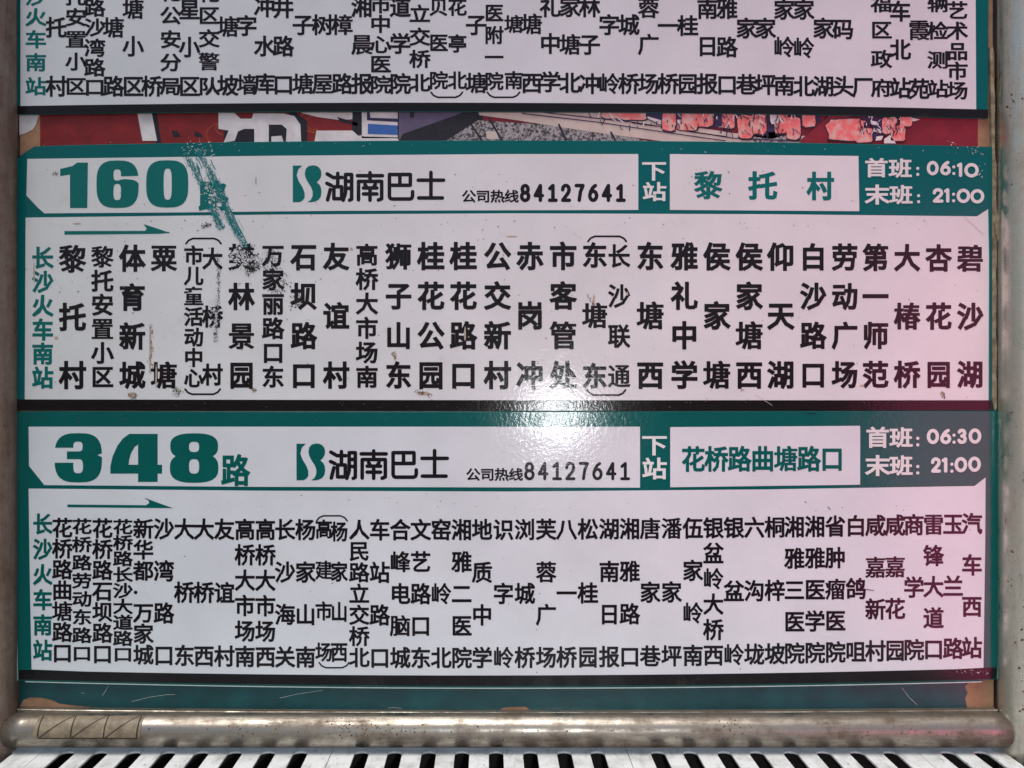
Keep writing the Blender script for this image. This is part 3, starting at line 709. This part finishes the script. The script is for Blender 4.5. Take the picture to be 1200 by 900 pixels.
COL2 = [(73, '花桥路曲塘路口'), (96, '花桥路劳动东路口'), (120, '花桥路石坝路口'), (144, '花桥路长沙大道路口'), (168, '新华都·万家城'), (192, '沙湾路口'), (216, '大桥东'), (239, '大桥西'), (263, '友谊村'),
        (287, '高桥大市场南'), (311, '高桥大市场西'), (334, '长沙海关'), (358, '杨家山南'), (421, '人民路立交桥北'), (445, '车站路口'), (469, '合峰电脑城'), (493, '文艺路口东'), (517, '窑岭北'),
        (541, '湘雅二医院'), (565, '地质中学'), (590, '识字岭'), (615, '浏城桥'), (640, '芙蓉广场'), (664, '八一桥'), (689, '松桂园'), (714, '湖南日报'), (738, '湘雅路口'), (762, '唐家巷'),
        (787, '潘家坪'), (812, '伍家岭南'), (836, '银盆岭大桥西'), (860, '银盆岭'), (884, '六沟垅'), (908, '桐梓坡'), (931, '湘雅三医院'), (955, '湘雅医学院'), (979, '省肿瘤医院'), (1003, '白鸽咀'),
        (1026, '咸嘉新村'), (1049, '咸嘉花园'), (1071, '商学院'), (1094, '雷锋大道口'), (1117, '玉兰路'), (1139, '汽车西站')]
for x, t in COL2:
    n = len(t)
    t0 = bow(x, 618, 620.5, 613); b0 = bow(x, 764, 770.5, 758)
    h = 23.5 if n <= 6 else (22 if n == 7 else 17.5)
    if n == 9: h = 17
    if n >= 8: t0 -= 2
    column(t, x, t0, b0, 22.2 if n < 8 else 21.5, h, M['ink'], p2, off=0.022 if n < 8 else 0.024, y=Y)
column('长沙火车南站', 50, 614, 762, 21, 23, M['dark_teal_ink'], p2, off=0.028, y=Y)
column('高建市场', 379.5, 620, 764, 18.5, 21, M['ink'], p2, off=0.024, y=Y)
column('杨家山西', 397.5, 623, 764, 18.5, 22, M['ink'], p2, off=0.024, y=Y)
flat('bracket', paren(371, 407, 604.5, True, 1.8), M['ink'], p2, Y)
flat('bracket', paren(374, 409, 782.5, False, 1.8), M['ink'], p2, Y)
# pale cut edge of the clear laminate
def edge_bar(pts, w, y0, y1): return slab('laminate_edge', [(x-w/2*0, y) for x, y in pts] + [(x+w, y) for x, y in reversed(pts)], M['edge'], p2, y0, y1, 0)
edge_bar([(1170.6, 484), (1170.2, 640), (1168.3, 795)], 1.1, -0.0019, 0.0033)
edge_bar([(18.1, 486), (18.6, 640), (21.0, 797)], 0.6, -0.0018, 0.0033)
bo = [(x, bow(x, 798.2, 805.8, 797.8)) for x in range(30, 1165, 40)]
slab('laminate_edge', bo + [(x, y+1.1) for x, y in reversed(bo)], M['edge'], p2, -0.0008, 0.0033, 0)
for i, (a, w, cnt) in enumerate([([(60, 590), (1140, 590)], 14, 40), ([(30, 476+14), (1160, 490)], 8, 50), ([(60, 700), (1140, 700)], 90, 60)]):
    specks('grime_spots', M['grime'], p2, Y-0.0003, a, w, cnt, 0.45, 80+i)
specks('white_scrape', M['fleck_white'], p2, Y-0.0003, [(1120, 786), (1158, 788)], 4, 30, 0.4, 90)
flat('scratch', [(s, 1) for a in ([(970, 594), (973, 597)], [(946, 484.5), (955, 485)], [(1004, 689), (1024, 692)]) for s in stroke(a, 0.8)], M['ink'], p2, Y-0.0003)

# ------------------------------------------------------------------ steel frame
frame = thing('metal_frame', 'tubular steel frame of the sign, brown on the left and bright on the right', 'frame', P(600, 873, 0.0))
def tube(name, a, b, r, mat, parent, seg=40, rings=24, dent=0.0, seed=0, sq=1.0):
    a, b = Vector(a), Vector(b); ax = (b-a); L = ax.length; ax.normalize()
    up = Vector((0, 0, 1)) if abs(ax.z) < 0.9 else Vector((1, 0, 0))
    u = ax.cross(up).normalized(); v = ax.cross(u).normalized()
    q = random.Random(seed); vs, fs = [], []
    for i in range(rings+1):
        c = a + ax*(L*i/rings); rr = r*(1+q.uniform(-dent, dent))
        for j in range(seg):
            th = 2*math.pi*j/seg
            vs.append(c + u*math.cos(th)*rr*sq + v*math.sin(th)*rr)
    for i in range(rings):
        for j in range(seg):
            k = (j+1) % seg
            fs.append((i*seg+j, i*seg+k, (i+1)*seg+k, (i+1)*seg+j))
    n = len(vs)
    fs.append(tuple(range(seg-1, -1, -1))); fs.append(tuple(rings*seg+j for j in range(seg)))
    me = mesh(name, vs, fs, True)
    return link(name, me, mat, parent)
RZ = P(0, 855.5, -0.012).z
tube('rail', (-0.583, -0.012, RZ), (0.572, -0.012, RZ), 0.0195, M['rail'], frame, 56, 60, 0.004, 3)
# thin upper lip that the board sits in
slab('channel_lip', [(22, 829)] + [(x, bow(x, 829.5, 833, 830)) for x in range(60, 1165, 50)] + [(1167, 830), (1167, 846), (22, 846)], M['rail'], frame, -0.006, 0.004, 0.0008)
lx = P(-14, 0, -0.01).x; rx = P(1206, 0, -0.01).x
tube('post', (lx, -0.010, 0.62), (lx, -0.010, 2.15), 0.031, M['post_left'], frame, 48, 50, 0.004, 5)
tube('post', (rx, -0.010, 0.62), (rx, -0.010, 2.15), 0.0335, M['post_right'], frame, 48, 50, 0.004, 6)
# hand-drawn tape around the rail: three boxes crossed by a diagonal
def on_rail(px, th, r):
    x = P(px, 0, -0.036).x
    return Vector((x, -0.012 - math.cos(th)*r, RZ + math.sin(th)*r))
def wrap(name, poly, mat, r, n=10):
    """strip between two px edges, wrapped on the front of the rail from angle t0 to t1"""
    (xa0, xa1), (xb0, xb1), t0, t1 = poly
    vs, fs = [], []
    for i in range(n+1):
        t = i/n; th = t0+(t1-t0)*t
        vs += [on_rail(xa0+(xa1-xa0)*t, th, r), on_rail(xb0+(xb1-xb0)*t, th, r)]
        if i: k = 2*i; fs.append((k-2, k-1, k+1, k))
    me = mesh(name, vs, fs, True)
    return link(name, me, mat, frame)
t0, t1 = R(70), R(-6)
for i in range(3):
    a = 43 + i*38.8
    wrap('tape_strip', ((a+1, a), (a+38.4, a+37.6), t0, t1), M['tape'], 0.0200)
wrap('tape_end', ((39, 36), (42.6, 42), t0, t1), M['tape'], 0.0201); wrap('tape_end', ((160.6, 160), (163.5, 162.5), t0, t1), M['tape'], 0.0201)
for i in range(4):
    a = 43 + i*38.8
    wrap('drawn_line', ((a-0.2, a-1.6), (a+0.9, a-0.5), t0, t1), M['marker'], 0.0204)
    if i < 3: wrap('drawn_line', ((a+37, a), (a+38.2, a+1.8), t0, t1), M['marker'], 0.0204)
wrap('drawn_line', ((43, 43), (160, 159.5), t1-0.01, t1-0.06), M['marker'], 0.0204)
# blobs of glue and grime on rail and posts
def blobs(name, pts, mat, seed):
    q = random.Random(seed); vs, fs = [], []
    for (c, nrm, s) in pts:
        nrm = nrm.normalized(); u = nrm.orthogonal().normalized(); v = nrm.cross(u); n = len(vs); m = 7
        for j in range(m):
            th = 6.283*j/m; r = s*q.uniform(0.5, 1.3)
            vs.append(c + u*math.cos(th)*r + v*math.sin(th)*r*0.7)
        vs.append(c + nrm*s*0.22)
        for j in range(m): fs.append((n+j, n+(j+1) % m, n+m))
    o = link(name, mesh(name, vs, fs), mat, frame); o['kind'] = 'stuff'; return o
q = random.Random(12); pts = []
for cx, sp, cnt, th0 in ((440, 22, 60, 10), (405, 15, 30, 25), (300, 30, 20, 20), (560, 120, 40, 0), (100, 60, 20, -35), (862, 10, 26, 35), (1050, 60, 30, 5), (600, 300, 70, -45)):
    for _ in range(cnt):
        px = q.gauss(cx, sp); th = R(q.gauss(th0, 16))
        if px < 25 or px > 1165: continue
        c = on_rail(px, th, 0.0195); pts.append((c, c - Vector((c.x, -0.012, RZ)), q.uniform(0.0004, 0.0016)))
blobs('grime_blobs', pts, M['grime'], 2)
pts = []
for cy, sp, cnt in ((125, 10, 16), (200, 30, 8), (530, 60, 16), (720, 50, 30), (800, 40, 20)):
    for _ in range(cnt):
        py = q.gauss(cy, sp); th = R(q.uniform(-70, 10))
        c = Vector((rx + math.sin(th)*0.0335, -0.010-math.cos(th)*0.0335, P(0, py, -0.03).z)); pts.append((c, c-Vector((rx, -0.010, c.z)), q.uniform(0.0006, 0.0022)))
for cy, sp, cnt in ((560, 160, 30), (180, 100, 20), (860, 30, 20)):
    for _ in range(cnt):
        py = q.gauss(cy, sp); th = R(q.uniform(20, 75))
        c = Vector((lx + math.sin(th)*0.031, -0.010-math.cos(th)*0.031, P(0, py, -0.03).z)); pts.append((c, c-Vector((lx, -0.010, c.z)), q.uniform(0.0006, 0.0018)))
blobs('grime_blobs', pts, M['grime'], 3)
# ragged glue line stuck beside the right edge
rg = [(1168, 252), (1171, 258), (1173, 266), (1170, 272), (1172, 279), (1168, 284), (1165, 276), (1164, 262)]
slab('glue_lump', rg, M['wood_pale'], board, -0.006, 0.0045, 0.001)

# ------------------------------------------------------------------ slotted bench below the sign
bench = thing('slotted_bench', 'white enamelled metal bench with long slots, running under the steel rail', 'bench', (0, -0.2, 0.62))
BZ = CZ - 0.4255
YB, YF = 0.035, -0.50
skew = -28/1200.0            # the slots run very slightly askew to the sign
def bx(px, y):               # a line of the bench that meets the far edge line at photo column px
    x0 = (px-572)/1200.0*1.175
    return x0 + skew*0 + (-0.028) + (y+0.025)*(-0.0233)
ends = [lambda px: 0.0]
slot_px = [78, 117, 157, 197, 236, 275, 314, 352, 424, 463, 503, 542, 582, 622, 662, 701, 772, 810, 850, 888, 928, 967, 1006, 1045, 1113, 1152, 1190]
slot_px = [-34+i*39 for i in range(-1, 2)] + slot_px
seams = [(-110, 46), (46, 388), (388, 737), (737, 1079), (1079, 1260)]
def slot_poly(px):
    w = 0.0084; y1 = -0.013; y0 = -0.44; out = []
    for i in range(7):
        a = math.pi*i/6; yy = y1 - w + math.sin(a)*w*0.9
        out.append((bx(px, yy) + math.cos(a)*w, yy))
    for i in range(7):
        a = math.pi + math.pi*i/6; yy = y0 + w + math.sin(a)*w*0.9
        out.append((bx(px, yy) + math.cos(a)*w, yy))
    return out
for a, b_ in seams:
    sh = [([(bx(a, YF)+0.0004, YF), (bx(b_, YF)-0.0004, YF), (bx(b_, YB)-0.0004, YB), (bx(a, YB)+0.0004, YB)], 1)]
    sh += [(slot_poly(p), -1) for p in slot_px if a+12 < p < b_-12]
    ov, tris = cdt(sh)
    vs = [Vector((v[0], v[1], BZ)) for v in ov]
    tris = [t if (vs[t[1]]-vs[t[0]]).cross(vs[t[2]]-vs[t[0]]).z > 0 else list(reversed(t)) for t in tris]
    o = link('slotted_panel', mesh('slotted_panel', vs, [tuple(t) for t in tris]), M['enamel'], bench)
    md = o.modifiers.new('thick', 'SOLIDIFY'); md.thickness = 0.0022; md.offset = -1
def bar(name, x0, x1, y0, y1, z0, z1, mat, parent):
    vs = [(x, y, z) for x in (x0, x1) for y in (y0, y1) for z in (z0, z1)]
    fs = [(0, 1, 3, 2), (4, 6, 7, 5), (0, 4, 5, 1), (2, 3, 7, 6), (0, 2, 6, 4), (1, 5, 7, 3)]
    return link(name, mesh(name, vs, fs), mat, parent)
bar('support_beam', -0.7, 0.66, -0.50, -0.46, BZ-0.05, BZ-0.0075, M['rail'], bench)
for x in (-0.5, 0.46): bar('leg', x, x+0.04, -0.50, -0.461, 0.62, BZ-0.051, M['rail'], bench)
M['slot_shade'] = plain('dark_slot_backing', (0.10, 0.09, 0.085), 0.9, 0.2, 0.7, 30)
bar('slot_darkener', -0.70, 0.70, -0.455, 0.03, BZ-0.055, BZ-0.050, M['slot_shade'], bench)  # added, unseen: darkens the view down through the slots
bar('back_rail', -0.70, 0.70, 0.031, 0.034, BZ-0.07, BZ-0.0075, M['pavement'], bench)
